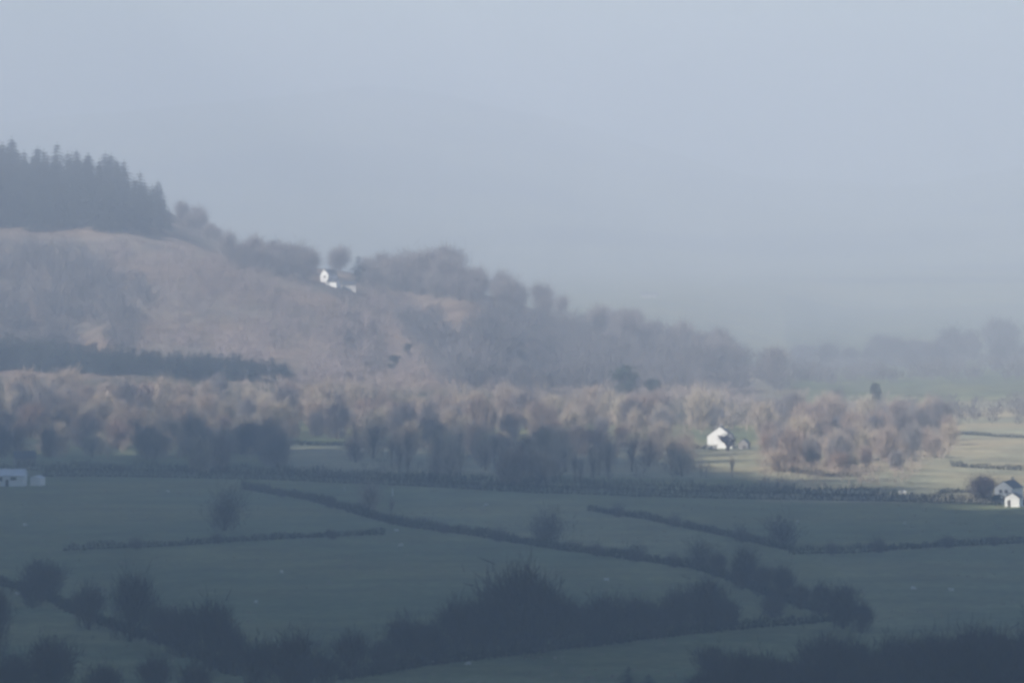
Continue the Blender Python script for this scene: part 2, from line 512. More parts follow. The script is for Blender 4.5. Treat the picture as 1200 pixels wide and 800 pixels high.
def stand(stock, n, poly, label, group, cat='tree', hs=(.8, 1.15), k=None, sf=None, dmin=950, dmax=12000):
    """N trees of a kind scattered over the ground that lies inside an outline"""
    xs_ = [p[0] for p in poly]; ys_ = [p[1] for p in poly]
    c = 0
    done = []
    tries = 0
    while c < n and tries < n * 60:
        tries += 1
        x, y = random.uniform(min(xs_), max(xs_)), random.uniform(min(ys_), max(ys_))
        ins = False
        for i in range(len(poly)):
            x1, y1 = poly[i]; x2, y2 = poly[(i + 1) % len(poly)]
            if (y1 > y) != (y2 > y) and x < (x2 - x1) * (y - y1) / (y2 - y1) + x1: ins = not ins
        if not ins or (808 < x < 884 and 506 < y < 560) or (364 < x < 424 and 318 < y < 350): continue
        g = G(x, y, dmin, dmax)
        if any((g[0] - q[0]) ** 2 + (g[1] - q[1]) ** 2 < 9 for q in done): continue
        done.append(g)
        o = stock.put(g, random.uniform(*hs) * (sf(x) if sf else 1), k)
        tag(o, label, cat, group)
        c += 1
    return done


random.seed(100)
# --- the valley woods
stand(bare, 105, [(-25, 470), (345, 470), (350, 516), (300, 536), (60, 540), (-25, 535)], 'leafless brown tree in the wide wood behind the lane on the valley left', 'trees of the left valley wood', hs=(.6, 1.2))
stand(bare, 80, [(350, 480), (900, 490), (850, 512), (640, 518), (350, 514)], 'leafless brown tree in the wood belt behind the mid valley paddocks', 'trees of the middle wood belt', hs=(.6, 1.2))
stand(bare, 84, [(880, 496), (1110, 498), (1115, 528), (1060, 556), (905, 556), (885, 530)], 'leafless brown tree in the sunlit wood right of the white gabled house', 'trees of the right valley wood', hs=(.45, 1.05))
stand(slim, 50, [(415, 526), (812, 528), (880, 566), (600, 564), (415, 556)], 'slender leafless tree with a thin trunk on the pale paddock above the lane', 'slender paddock trees', hs=(.6, 1.1))
stand(bare, 10, [(205, 530), (330, 532), (335, 558), (215, 556)], 'leafless tree in the shaded thicket at the left end of the lane', 'trees of the shaded thicket', hs=(.9, 1.15))
stand(bare, 30, [(400, 518), (812, 520), (812, 538), (600, 545), (400, 536)], 'leafless brown tree among the thin trunks at the top of the paddocks', 'upper paddock trees', hs=(.4, .95))
stand(bare, 4, [(600, 530), (665, 540), (670, 570), (590, 570)], 'leafless tree in the dense clump above the middle of the lane', 'trees of the middle clump', hs=(.9, 1.15))
stand(dark, 22, [(925, 426), (1200, 416), (1210, 432), (925, 436)], 'hazy leafless tree on the far low ridge at the right', 'far ridge trees', hs=(.9, 1.5), dmin=3400)
for px, py, sc in [(1118, 423, 1.9), (1135, 421, 1.5), (1168, 416, 2.1), (1182, 414, 1.9), (1040, 424, 1.2)]:
    tag(dark.put(G(px, py, 3400), sc, szw=sc * .9), 'tall hazy leafless tree rising above the far low ridge', 'tree', 'tall far ridge trees')
# --- skyline of the wooded hill
stand(crest, 84, [(255, 300), (600, 330), (600, 364), (440, 338), (330, 318), (255, 310)], 'grey leafless tree on the hill crest round the cottages', 'hill crest trees', hs=(.85, 1.35), dmin=2900)
stand(crest, 30, [(600, 356), (760, 398), (900, 436), (930, 446), (900, 452), (760, 415), (600, 372)], 'grey leafless tree on the falling right shoulder of the hill', 'hill shoulder trees', hs=(.9, 1.45), dmin=2850)
stand(crest, 12, [(212, 252), (255, 270), (255, 296), (212, 278)], 'brown leafless tree at the right edge of the conifer plantation', 'trees beside the plantation', hs=(.6, 1.25), dmin=2900)
stand(crest, 16, [(462, 330), (500, 332), (545, 340), (545, 346), (480, 338), (462, 336)], 'tall grey leafless tree in the clump right of the hill cottages', 'tall hill crest clump', hs=(1.3, 1.8), dmin=2900)
# --- conifers
stand(coni, 200, [(-20, 203), (130, 222), (195, 250), (200, 276), (120, 272), (-20, 272)], 'dark conifer in the tall plantation on the hilltop', 'plantation conifers', hs=(1.08, 1.2), dmin=2950, sf=lambda x: 1 - .42 * max(0, (x - 160) / 38) ** 1.5)
for i in range(92):
    px = -12 + 350 * (i // 2 + random.random() * .8) / 46
    g = G(px, 428 + 14 * px / 335 + (5 if i % 2 else -1) + random.uniform(-2, 2))
    tag(coni.put(g, random.uniform(.6, .85) * (1 - .5 * max(0, px) / 335), szw=random.uniform(.75, .95)), 'low dark conifer in the shelter belt at the foot of the hill', 'tree', 'shelter belt conifers')

# --- single trees one can pick out
def single(stock, px, py, sc, label, szw=None, cat='tree', k=None, group=None, D=None):
    g = G(px, py) if D is None else P(px, D)
    return tag(stock.put(g, sc, k, szw), label, cat, group)


single(leafy, 733, 472, 1.6, 'large dark evergreen standing out of the wood left of the white gabled house', 1.9)
single(leafy, 764, 474, 1.1, 'smaller dark evergreen beside a larger one in the wood', 1.1)
single(leafy, 1026, 487, 1.35, 'tall oval dark evergreen above the small white shed', .85)
single(coni, 420, 332, .75, 'dark conifer standing just right of the hill cottages', 1.0, D=3060)
single(forked, 853, 532, .58, 'small forked bare tree in front of the white gable wall', .75, D=2090)
single(slim, 680, 566, .78, 'slim bare tree with a straight dark trunk beside the lane hedge', .7)
single(openo, 640, 636, .62, 'round dark bare tree alone on the middle hedge line', .75)
single(openo, 263, 622, .9, 'large hazy bare tree standing in the left field above the cross hedge', .8)
single(slim, 458, 608, .55, 'thin bare tree on the slanting hedge left of the middle field')
single(slim, 432, 600, .75, 'taller thin bare tree on the slanting hedge below the lane')
single(openo, 822, 668, .55, 'bare tree at the right end of the slanting hedge', .6)
single(openo, 918, 640, .62, 'bare tree where the two right hedges meet', .75)
single(dark, 1150, 584, .56, 'rounded dark tree left of the white house on the lane', .72)
single(leafy, 1167, 593, .34, 'dark bush against the front of the white lane house', .55, cat='bush', k=0)
single(openo, 980, 470 + 4, .6, 'bare tree above the pale gate at the wood edge', .6)
single(bare, 930, 502, 1.1, 'taller leafless tree behind the right valley wood')
single(dark, 50, 705, .75, 'dark tree at the bend of the lower left hedge', .8)
single(leafy, 478, 425, .9, 'dark evergreen in the hill gully below the cottages', .8)
single(leafy, 462, 437, .8, 'lower dark evergreen at the foot of the hill gully', .9)

# dark trees of the near hedgerows
for i, (px, py, s, w) in enumerate([(-8, 768, 1.0, .8), (38, 712, .5, .55), (105, 738, .72, .7), (152, 752, 1.05, .9), (186, 756, .62, .6), (214, 770, .72, .7), (246, 786, 1.0, .85), (276, 792, .66, .6), (60, 812, .72, .75), (14, 822, .62, .6), (120, 826, .5, .6), (182, 822, .62, .62), (228, 822, .5, .6), (303, 812, .72, .7), (345, 816, .85, .75)]):
    single(dark, px, py, s * 1.12, 'dark bare tree in the overgrown hedge of the lower left corner', w, group='lower left hedge trees')
for i, (px, py, s, w) in enumerate([(378, 806, .5, .6), (412, 796, .7, .65), (446, 790, .5, .6), (474, 784, .8, .75), (508, 778, .6, .7), (538, 773, .95, .8), (558, 770, .7, .7), (664, 760, .75, .75), (690, 758, .5, .6), (712, 754, .74, .75), (744, 750, .68, .7), (768, 748, .5, .6), (796, 744, .74, .75), (826, 739, .8, .7), (850, 737, .45, .5)]):
    single(dark, px, py, s * 1.08, 'dark bare tree in the thick hedgerow crossing the lower fields', w * 1.1, group='lower hedgerow trees')
for px, py, sc, w, lab in [(606, 766, 1.42, 1.2, 'tallest dark domed tree in the middle of the lower hedgerow'), (578, 768, 1.12, 1.15, 'tall dark tree leaning into the left side of the domed tree'), (637, 764, 1.15, 1.15, 'tall dark tree against the right side of the domed tree')]:
    single(dark, px, py, sc, lab, w)
for i, (px, py, s, w) in enumerate([(842, 676, .35, .45), (870, 690, .55, .6), (893, 697, .42, .5), (915, 706, .52, .55), (938, 714, .35, .45), (905, 724, .3, .45), (962, 722, .45, .5), (988, 736, .55, .55), (1010, 742, .4, .5)]):
    single(dark, px, py, s * 1.35, 'low dark bare tree in the scrubby hollow between the right fields', w, group='hollow trees')
for i, (px, py, s) in enumerate([(330, 583, .22), (388, 596, .3), (520, 625, .26), (585, 635, .3), (700, 652, .26), (745, 658, .36), (790, 665, .28), (725, 606, .3), (790, 617, .26), (870, 636, .34), (975, 650, .24), (1030, 648, .3), (1110, 642, .26), (1165, 640, .2), (160, 644, .26), (255, 637, .22), (390, 632, .2)]):
    single(openo, px, py, s, 'low scrubby tree growing out of a field hedge', s * 1.2, group='scrubby hedge trees')
for i in range(38):
    u = (i + random.random()) / 38
    px = 815 + 400 * u
    py = random.uniform(806, 840)
    single(dark, px, py, random.uniform(.4, .72) + .42 * u, 'dark bare tree in the near wood filling the lower right corner', .7 + .25 * u, group='lower right wood trees')
for px, py, s in [(736, 812, .25), (826, 812, .28), (760, 815, .2)]:
    single(coni, px, py, s, 'small pointed conifer poking up at the bottom edge of the field', .4, group='small bottom conifers')


# ------------------------------------------------------------------ hedgerows
def hedge(pts, hgt, wid, label, per=3.2, m=None, gap=.06, name='hedgerow'):
    hgt *= 1.35; per *= 1.7
    g = [G(*p) for p in pts]
    b_ = MB()
    for a, c in zip(g[:-1], g[1:]):
        ln = math.hypot(c[0] - a[0], c[1] - a[1])
        n = max(2, int(ln * per))
        ex, ey = (c[0] - a[0]) / ln, (c[1] - a[1]) / ln
        for i in range(n):
            f = (i + random.random()) / n
            x, y = a[0] + (c[0] - a[0]) * f, a[1] + (c[1] - a[1]) * f
            bump = .85 + .5 * mnoise.noise(Vector((x * .12, y * .06, 3))) + .25 * mnoise.noise(Vector((x * .5, y * .3, 9)))
            bump = max(.5, bump)
            z = float(height(x, y))
            o_ = random.gauss(0, wid * .3)
            p = Vector((x - ey * o_, y + ex * o_, z + random.uniform(0, .5) * hgt * bump))
            b_.sliver(p, rdir((0, 0, 1), .6), hgt * bump * random.uniform(.45, .8), .17)
            b_.leaf(p + Vector((random.gauss(0, .3), random.gauss(0, .3), hgt * bump * random.uniform(0, .5))), .3)
            if i % 2 == 0:
                b_.leaf(Vector((x - ey * o_, y + ex * o_, z + .2)), .5)
    o = b_.obj(name, m or M['hedge'])
    return tag(o, label, 'hedge')


hedge([(-30, 552), (40, 551), (180, 551), (320, 555), (480, 563), (620, 570), (760, 574), (900, 578), (1030, 581)], 3.0, 2.2, 'long dark hedge along the far side of the lane across the valley', per=4.5)
hedge([(50, 558), (180, 559), (320, 562), (480, 569), (620, 577), (760, 582), (900, 585), (1050, 587), (1215, 592)], 3.0, 2.4, 'long dark hedge along the near side of the lane across the valley', per=5)
hedge([(285, 573), (360, 585), (440, 608), (470, 616), (560, 628), (650, 643), (760, 658), (815, 666)], 2.2, 2.2, 'dark hedge slanting down rightward from the lane through the middle fields', per=5)
hedge([(815, 666), (860, 680), (905, 700), (960, 716), (1000, 724)], 2.0, 2.5, 'scrubby hedge running down into the hollow between the right fields', per=5)
hedge([(75, 645), (140, 642), (200, 640), (300, 633), (450, 626)], 1.6, 2.0, 'low hedge crossing the left field nearly level', per=5)
hedge([(690, 598), (760, 609), (850, 628), (925, 645)], 1.7, 1.8, 'thin hedge slanting down from the lane to the right field corner', per=4.5)
hedge([(925, 649), (1000, 648), (1080, 642), (1215, 635)], 1.7, 1.8, 'dark hedge along the top of the pale right field', per=5)
hedge([(-20, 682), (20, 690), (55, 702), (95, 722), (150, 742), (210, 758), (270, 790)], 1.9, 2.5, 'thick hedge curving through the lower left corner', per=5)
hedge([(395, 797), (495, 780), (610, 766), (700, 756), (850, 738), (1000, 726)], 1.9, 2.6, 'thick hedge under the trees crossing the lower fields', per=5)
hedge([(340, 521), (430, 523), (520, 523), (610, 522)], 1.3, 1.5, 'thin hedge along the top of the left paddock below the wood', per=4.5)
hedge([(640, 523), (730, 524), (800, 525), (840, 527)], 1.8, 1.5, 'hedge running up to the white gabled house', per=4.5)
hedge([(905, 550), (940, 555), (975, 559), (1010, 559)], 1.5, 1.5, 'short hedge in the sunlit fields below the right wood', per=4)
hedge([(1115, 508), (1160, 511), (1215, 514)], 1.0, 1.4, 'uppermost hedge of the sunlit fields at right', per=3.5)
hedge([(1115, 546), (1140, 548), (1215, 552)], 1.8, 2.5, 'bushy hedge across the middle of the sunlit fields at right', per=4)
hedge([(1100, 578), (1125, 577), (1140, 577)], 1.4, 1.4, 'short dark hedge beside the lane left of the white house', per=5)

# ------------------------------------------------------------------ lane
lp = [(-60, 555), (40, 555), (180, 555), (320, 558.5), (480, 566), (620, 573.5), (760, 578), (900, 581.5), (1050, 584), (1140, 586), (1260, 590)]
lg = [G(*p) for p in lp]
pl = []
for a, c in zip(lg[:-1], lg[1:]):
    for i in range(12):
        f = i / 12
        pl.append(a + (c - a) * f)
pl.append(lg[-1])
LV, LF = [], []
for i, p in enumerate(pl):
    q = pl[min(i + 1, len(pl) - 1)]; r = pl[max(i - 1, 0)]
    d = (q - r)[:2]; d = d / np.linalg.norm(d)
    for s_ in (-1.7, 1.7):
        x, y = p[0] - d[1] * s_, p[1] + d[0] * s_
        LV.append((x, y, float(height(x, y)) + .12))
    if i: LF.append((2 * i - 2, 2 * i - 1, 2 * i + 1, 2 * i))
tag(mesh('lane', LV, LF, M['road']), kind='structure')


# ------------------------------------------------------------------ woods and scrub that read as one mass
def mass(name, n, poly, label, m, H, W, ntw, tww, dmin=950, dmax=12000, edge=-.25, tw=(.25, .6)):
    b_ = MB()
    xs_ = [p[0] for p in poly]; ys_ = [p[1] for p in poly]
    c = 0; tries = 0
    while c < n and tries < n * 20:
        tries += 1
        x, y = random.uniform(min(xs_), max(xs_)), random.uniform(min(ys_), max(ys_))
        ins = False
        for i in range(len(poly)):
            x1, y1 = poly[i]; x2, y2 = poly[(i + 1) % len(poly)]
            if (y1 > y) != (y2 > y) and x < (x2 - x1) * (y - y1) / (y2 - y1) + x1: ins = not ins
        if not ins or (362 < x < 428 and 300 < y < 352): continue
        if mnoise.noise(Vector((x / 70, y / 45, 7))) + .5 * mnoise.noise(Vector((x / 25, y / 16, 3))) < edge: continue
        g = G(x, y, dmin, dmax)
        c += 1
        hh = random.uniform(*H); ww = hh * W * random.uniform(.7, 1.2)
        for _ in range(ntw):
            u = random.random(); a = random.uniform(0, 6.283); r = ww * math.sqrt(random.random()) * math.sin(math.pi * min(.95, .15 + .8 * u)) ** .7
            p = Vector((g[0] + math.cos(a) * r, g[1] + math.sin(a) * r, g[2] + hh * (.12 + .75 * u)))
            d = Vector((math.cos(a) * .6, math.sin(a) * .6, .8))
            b_.sliver(p, rdir(d, .5), hh * random.uniform(*tw), tww * random.uniform(.6, 1.4))
        if hh > 4: b_.tube((g[0], g[1], g[2] - .3), (g[0], g[1], g[2] + hh * .7), .2, .05, 3)
    o = b_.obj(name, m)
    return tag(o, label, 'vegetation', kind='stuff')


random.seed(5)
mass_jobs = [('valley_undergrowth', 190, [(400, 517), (815, 519), (815, 533), (600, 536), (400, 530)], 'brown brush along the top of the paddocks', 'scrub', (2, 5.5), .6, 34, .1), ('valley_undergrowth', 70, [(410, 534), (815, 536), (880, 566), (600, 562), (410, 554)], 'sparse brush on the paddocks above the lane', 'hillwood', (1.5, 5), .6, 30, .09), ('valley_undergrowth', 260, [(890, 500), (1110, 498), (1118, 532), (1050, 572), (890, 574)], 'brown brush between the trees of the right wood', 'scrub', (1.5, 5), .6, 34, .11)]
nz = lambda x, y, s, k: mnoise.noise(Vector((x / s, y / s * 1.6, k)))
mass('hillside_scrub', 2600, [(-20, 275), (200, 290), (330, 330), (620, 372), (700, 420), (640, 455), (340, 450), (-20, 430)], 'brown scrub covering the lower hill slopes', M['bracken'], (1.8, 6.0), .6, 16, .15, dmin=2500, edge=-.5)
mass('hillside_woodland', 420, [(450, 372), (560, 380), (700, 385), (930, 440), (930, 462), (520, 462)], 'grey leafless woodland on the right shoulder of the hill', M['hillwood'], (8, 13), .36, 90, .2, dmin=2550)
mass('hillside_woodland', 260, [(-20, 300), (90, 300), (190, 350), (150, 425), (-20, 425)], 'dark leafless woodland in the fold under the plantation', M['hillwood'], (7, 11), .36, 80, .2, dmin=2550)
mass('hillside_woodland', 420, [(120, 285), (210, 292), (360, 335), (620, 372), (560, 440), (340, 445), (120, 420)], 'mottled birch and larch scrub over the open hill slope', M['bracken'], (4, 8), .5, 50, .13, dmin=2550, edge=.12)
mass('hillside_woodland', 180, [(270, 300), (590, 332), (590, 350), (440, 345), (330, 330), (270, 318)], 'leafless woodland thickening the hill crest', M['hillwood'], (6, 11), .4, 80, .18, dmin=2850)
mass('valley_undergrowth', 900, [(-20, 450), (930, 465), (1100, 478), (1110, 500), (880, 505), (850, 512), (345, 515), (300, 540), (-20, 540)], 'brown brush filling the valley woods between the trees', M['scrub'], (2, 7), .5, 40, .13, dmin=2000)
for nm, n_, pl_, lb, mt_, H_, W_, nt_, tw_ in mass_jobs:
    mass(nm, n_, pl_, lb, M[mt_], H_, W_, nt_, tw_, dmin=1700)
mass('far_woodland', 220, [(930, 430), (1210, 425), (1210, 445), (930, 455)], 'hazy woodland on the low far slopes at the right', M['hillwood'], (5, 9), .5, 50, .25, dmin=2900)
# the same country carries on outside the picture
for pl_, mt_, n_, H_ in [([(-260, 300), (-20, 300), (-20, 425), (-260, 425)], 'hillwood', 260, (6, 11)), ([(-260, 445), (-20, 450), (-20, 540), (-260, 540)], 'scrub', 330, (5, 12)), ([(1205, 420), (1450, 415), (1450, 440), (1205, 440)], 'hillwood', 120, (6, 12)), ([(1215, 470), (1450, 470), (1450, 560), (1215, 505)], 'scrub', 120, (4, 11)), ([(-260, 700), (-20, 740), (-20, 815), (-260, 815)], 'hedge', 120, (4, 9)), ([(1215, 760), (1420, 760), (1420, 830), (1215, 830)], 'hedge', 110, (6, 11))]:
    mass('outlying_woodland', n_, pl_, 'woodland continuing beyond the edge of the view', M[mt_], H_, .45, 60, .14)
mass('gorse_scrub', 70, [(1000, 478), (1210, 474), (1210, 500), (1120, 500), (1000, 495)], 'dark scrub on the field banks below the far ridge', M['hillwood'], (3, 7), .6, 60, .18)

b_ = MB()
for _ in range(2600):
    px, py = random.uniform(-30, 1230), random.uniform(572, 840)
    g = G(px, py)
    if mnoise.noise(Vector((g[0] / 45, g[1] / 45, 1))) < .05: continue
    for _k in range(7):
        b_.sliver(g + np.array([random.gauss(0, .5), random.gauss(0, .8), 0]), rdir((0, 0, 1), .5), random.uniform(.3, .8), .12)
tag(b_.obj('rush_tussocks', M['scrub']), 'pale rush tussocks in the near pastures', 'grass', kind='stuff')

# ------------------------------------------------------------------ buildings
def box(b_, x0, x1, y0, y1, z0, z1):
    k = len(b_.V)
    b_.V += [(x0, y0, z0), (x1, y0, z0), (x1, y1, z0), (x0, y1, z0), (x0, y0, z1), (x1, y0, z1), (x1, y1, z1), (x0, y1, z1)]
    b_.F += [(k, k + 3, k + 2, k + 1), (k + 4, k + 5, k + 6, k + 7), (k, k + 1, k + 5, k + 4), (k + 1, k + 2, k + 6, k + 5), (k + 2, k + 3, k + 7, k + 6), (k + 3, k, k + 4, k + 7)]


def house(loc, rz, w, dp, eave, apex, label, cat='house', name='house', wallm='white', roofm='slate', wins=(), door=None, chim=True, front='gable', lean=None, over=.3):
    """gabled house: gable end faces -Y locally; wins are (x, z, w, h) on the front face"""
    e = empty(name, (float(loc[0]), float(loc[1]), float(loc[2])), rz)
    b_ = MB()
    h2 = w / 2
    if front == 'gable':
        prof = [(-h2, -1.2), (h2, -1.2), (h2, eave), (0, apex), (-h2, eave)]
        b_.V = [(x, 0, z) for x, z in prof] + [(x, dp, z) for x, z in prof]
        b_.F = [(0, 1, 2, 3, 4), (9, 8, 7, 6, 5)] + [(i, 5 + i, 5 + (i + 1) % 5, (i + 1) % 5) for i in range(5)]
    else:
        d2 = dp / 2
        prof = [(0, -1.2), (dp, -1.2), (dp, eave), (d2, apex), (0, eave)]
        b_.V = [(-h2, y, z) for y, z in prof] + [(h2, y, z) for y, z in prof]
        b_.F = [(4, 3, 2, 1, 0), (5, 6, 7, 8, 9)] + [((i + 1) % 5, 5 + (i + 1) % 5, 5 + i, i) for i in range(5)]
    b_.obj('wall', M[wallm], e)
    r = MB()
    th = .16
    def slab(a, b2, c, d):
        k = len(r.V)
        n = (Vector(b2) - Vector(a)).cross(Vector(d) - Vector(a)).normalized()
        if n.z < 0: n = -n
        q = [Vector(v) + n * .02 for v in (a, b2, c, d)]
        r.V += [tuple(v) for v in q] + [tuple(v + n * th) for v in q]
        r.F += [(k, k + 1, k + 2, k + 3), (k + 7, k + 6, k + 5, k + 4)] + [(k + i, k + 4 + i, k + 4 + (i + 1) % 4, k + (i + 1) % 4) for i in range(4)]
    if front == 'gable':
        sl = (apex - eave) / h2
        for s_ in (-1, 1):
            slab((s_ * (h2 + over), -over * .4, eave - over * sl), (s_ * (h2 + over), dp + over, eave - over * sl), (0, dp + over, apex), (0, -over * .4, apex))
        ridge = (0, dp * .85, apex)
    else:
        sl = (apex - eave) / (dp / 2)
        for s_ in (-1, 1):
            yy = -over if s_ < 0 else dp + over
            slab((-h2 - over, yy, eave - over * sl), (h2 + over, yy, eave - over * sl), (h2 + over, dp / 2, apex), (-h2 - over, dp / 2, apex))
        ridge = (h2 * .8, dp / 2, apex)
    rf = r.obj('roof', M[roofm], e)
    if chim:
        cb = MB(); box(cb, ridge[0] - .4, ridge[0] + .4, ridge[1] - .35, ridge[1] + .35, ridge[2] - .7, ridge[2] + 1.1)
        ch = cb.obj('chimney', M['stone'], rf)
    for (x, z, ww, hh) in wins:
        fb = MB()
        t_ = .1
        for bx in ((x - ww / 2 - t_, x + ww / 2 + t_, z - t_, z), (x - ww / 2 - t_, x + ww / 2 + t_, z + hh, z + hh + t_), (x - ww / 2 - t_, x - ww / 2, z, z + hh), (x + ww / 2, x + ww / 2 + t_, z, z + hh)):
            box(fb, bx[0], bx[1], -.06, -.003, bx[2], bx[3])
        fo = fb.obj('window', M['wood'], e)
        pb = MB(); box(pb, x - ww / 2, x + ww / 2, -.03, -.004, z, z + hh)
        pb.obj('pane', M['glass'], fo)
    if door:
        x, ww, hh = door
        db = MB(); box(db, x - ww / 2, x + ww / 2, -.05, -.003, 0, hh)
        db.obj('door', M['door'], e)
    return tag(e, label, cat)


R = math.radians
# white gabled house above the lane hedge, with its grey lean-to
g = P(843.5, 2108)
house((g[0], g[1], z_at(526, g[1])), R(-5), 9.0, 11, 4.6, 8.0, 'tall white house with a bright plain gable end on the sunlit wood edge', wins=[(1.6, 3.4, .7, .9)], over=.15)
g = P(871, 2104)
house((g[0], g[1], z_at(528, g[1])), R(-12), 3.4, 5, 2.6, 4.0, 'small grey gabled outhouse right of the tall white house', cat='outhouse', name='outhouse', wallm='stone', chim=False, door=(.4, .9, 1.9))
# white house on the lane at right
g = G(1176, 590)
house(g, R(-25), 5.6, 9, 4.6, 6.6, 'white house with a dark roof rising behind the lane at far right', wins=[(-.9, 3.2, .9, .9), (.9, 3.2, .9, .9)], over=.2)
g = G(1186, 594)
house((g[0], g[1], g[2]), R(-20), 4.4, 4.5, 2.6, 4.0, 'low white gabled annexe in front of the lane house', cat='annexe', name='annexe', chim=False, door=(-.9, .9, 2.0), over=.12)
# white buildings at left edge
g = G(6, 570)
house(g, R(-4), 12.0, 6, 3.3, 5.2, 'long low white bungalow at the left end of the lane', name='bungalow', front='eaves', roofm='tin', wins=[(2.6, 2.0, 1.8, .9), (-1.5, 1.7, 1.2, 1.2), (-4, 1.7, 1.2, 1.2)], door=(.6, 1, 2.1), chim=False)
g = G(41, 569)
house(g, R(-15), 3.2, 5, 2.3, 3.0, 'small boxy white garage beside the long bungalow', cat='garage', name='garage', chim=False, roofm='tin', over=.1)
g = G(30, 547)
house(g, R(10), 7, 7, 3.0, 5.0, 'grey rendered barn among trees behind the bungalow', cat='barn', name='barn', wallm='stone', roofm='slate', front='eaves', chim=False)
# hill cottages
g = P(380, 2985)
house(g, R(-35), 5.0, 8, 4.2, 6.6, 'upper white cottage with a steep gable on the hill crest', name='cottage', wins=[(.3, 2.4, 1.4, 1.0)], over=.15)
g = P(388, 2962)
house(g, R(-20), 5.6, 6, 1.9, 3.6, 'lower white cottage wing just below the upper hill cottage', name='cottage', front='eaves', roofm='slate', chim=False, over=.1, wins=[(-1.3, .7, .8, .8)])
g = P(409, 2970)
house(g, R(8), 7.0, 5, 2.9, 4.6, 'pale long outbuilding with dark roof right of the hill cottages', cat='outbuilding', name='outbuilding', wallm='cream', front='eaves', chim=False, over=.2)
# far buildings
g = P(1073, 4350)
house(g, R(-20), 7, 5, 4.2, 6.0, 'tiny white farmhouse on the far hazy ridge at right', name='farmhouse', front='eaves', wins=[(-1.5, 1.4, 1, 1), (1.5, 1.4, 1, 1)])
g = P(1062, 4330)
house(g, R(0), 9, 5, 2.4, 3.6, 'low pale barn beside the tiny white farmhouse', cat='barn', name='barn', front='eaves', wallm='cream', chim=False)
g = G(1031, 492)
house(g, R(-25), 1.7, 2.6, 1.9, 2.7, 'little bright white shed under the oval evergreen', cat='shed', name='shed', chim=False, over=.08)
g = G(985, 496)
house(g, R(-5), 2.8, 2.0, .9, 1.6, 'low pale hut at the top edge of the right wood', cat='hut', name='hut', wallm='cream', chim=False, front='eaves', over=.08)
g = G(760, 349, 5000)
house(g, R(-15), 14, 7, 2.8, 4.4, 'faint pale barn far out on the hazy distant hillside', cat='barn', name='barn', wallm='stone', front='eaves', roofm='slate', chim=False)


# ------------------------------------------------------------------ walls, poles, posts
def wall_bit(px, py, ln, hgt, rz, label):
    g = G(px, py)
    b_ = MB()
    n = 6
    for i in range(n + 1):
        x = -ln / 2 + ln * i / n
        t_ = hgt * (1 + .06 * math.sin(i * 2.1))
        b_.V += [(x, -.2, -.4), (x, -.2, t_), (x, 0, t_ + .08), (x, .2, t_), (x, .2, -.4)]
    for i in range(n):
        for j in range(4):
            b_.F.append((5 * i + j, 5 * i + 5 + j, 5 * i + 6 + j, 5 * i + 1 + j))
    b_.F += [(0, 1, 2, 3, 4), tuple(5 * n + j for j in (4, 3, 2, 1, 0))]
    o = b_.obj('garden_wall', M['white'], loc=tuple(map(float, g)))
    o.rotation_euler.z = rz
    return tag(o, label, 'wall')


wall_bit(1155, 583.5, 3.2, 1.0, R(-10), 'low white garden wall left of the white lane house')
wall_bit(1058, 578.5, 2.4, .9, R(-10), 'short low white wall at the foot of the right wood')


def pole(px, py, hgt, r, label, arm=False, cat='pole', name='pole'):
    g = G(px, py)
    e = empty(name, tuple(map(float, g)))
    b_ = MB(); b_.tube((0, 0, -.4), (0, 0, hgt), r, r * .75, 8); b_.obj('post', M['wood'], e)
    c = MB()
    if arm: box(c, -.8, .8, -.07, .07, hgt - .7, hgt - .55); c.obj('crossarm', M['wood'], e)
    else:
        c.tube((0, 0, hgt), (0, 0, hgt + .1), r * 1.15, r * .5, 8); c.obj('cap', M['wood'], e)
    return tag(e, label, cat)


pole(438, 517, 6.6, .2, 'tall pale pole catching the sun in the wood edge', arm=True, name='utility_pole')
pole(424, 514, 2.6, .28, 'short stout pale post left of the tall pole', cat='post', name='post')
pole(460, 581, 2.2, .26, 'pale post standing below the lane in the middle field', cat='post', name='post')
pole(508, 535, 2.4, .18, 'pale post in the paddock right of the tall pole', cat='post', name='post')
pole(668, 552, 2.2, .2, 'pale post left of the slim dark tree by the lane', cat='post', name='post')
pole(654, 493, 3.2, .14, 'thin pale pole in the middle of the wood belt', cat='pole', name='pole')
pole(404, 575, 1.4, .14, 'small pale post at the near lane hedge', cat='post', name='post')


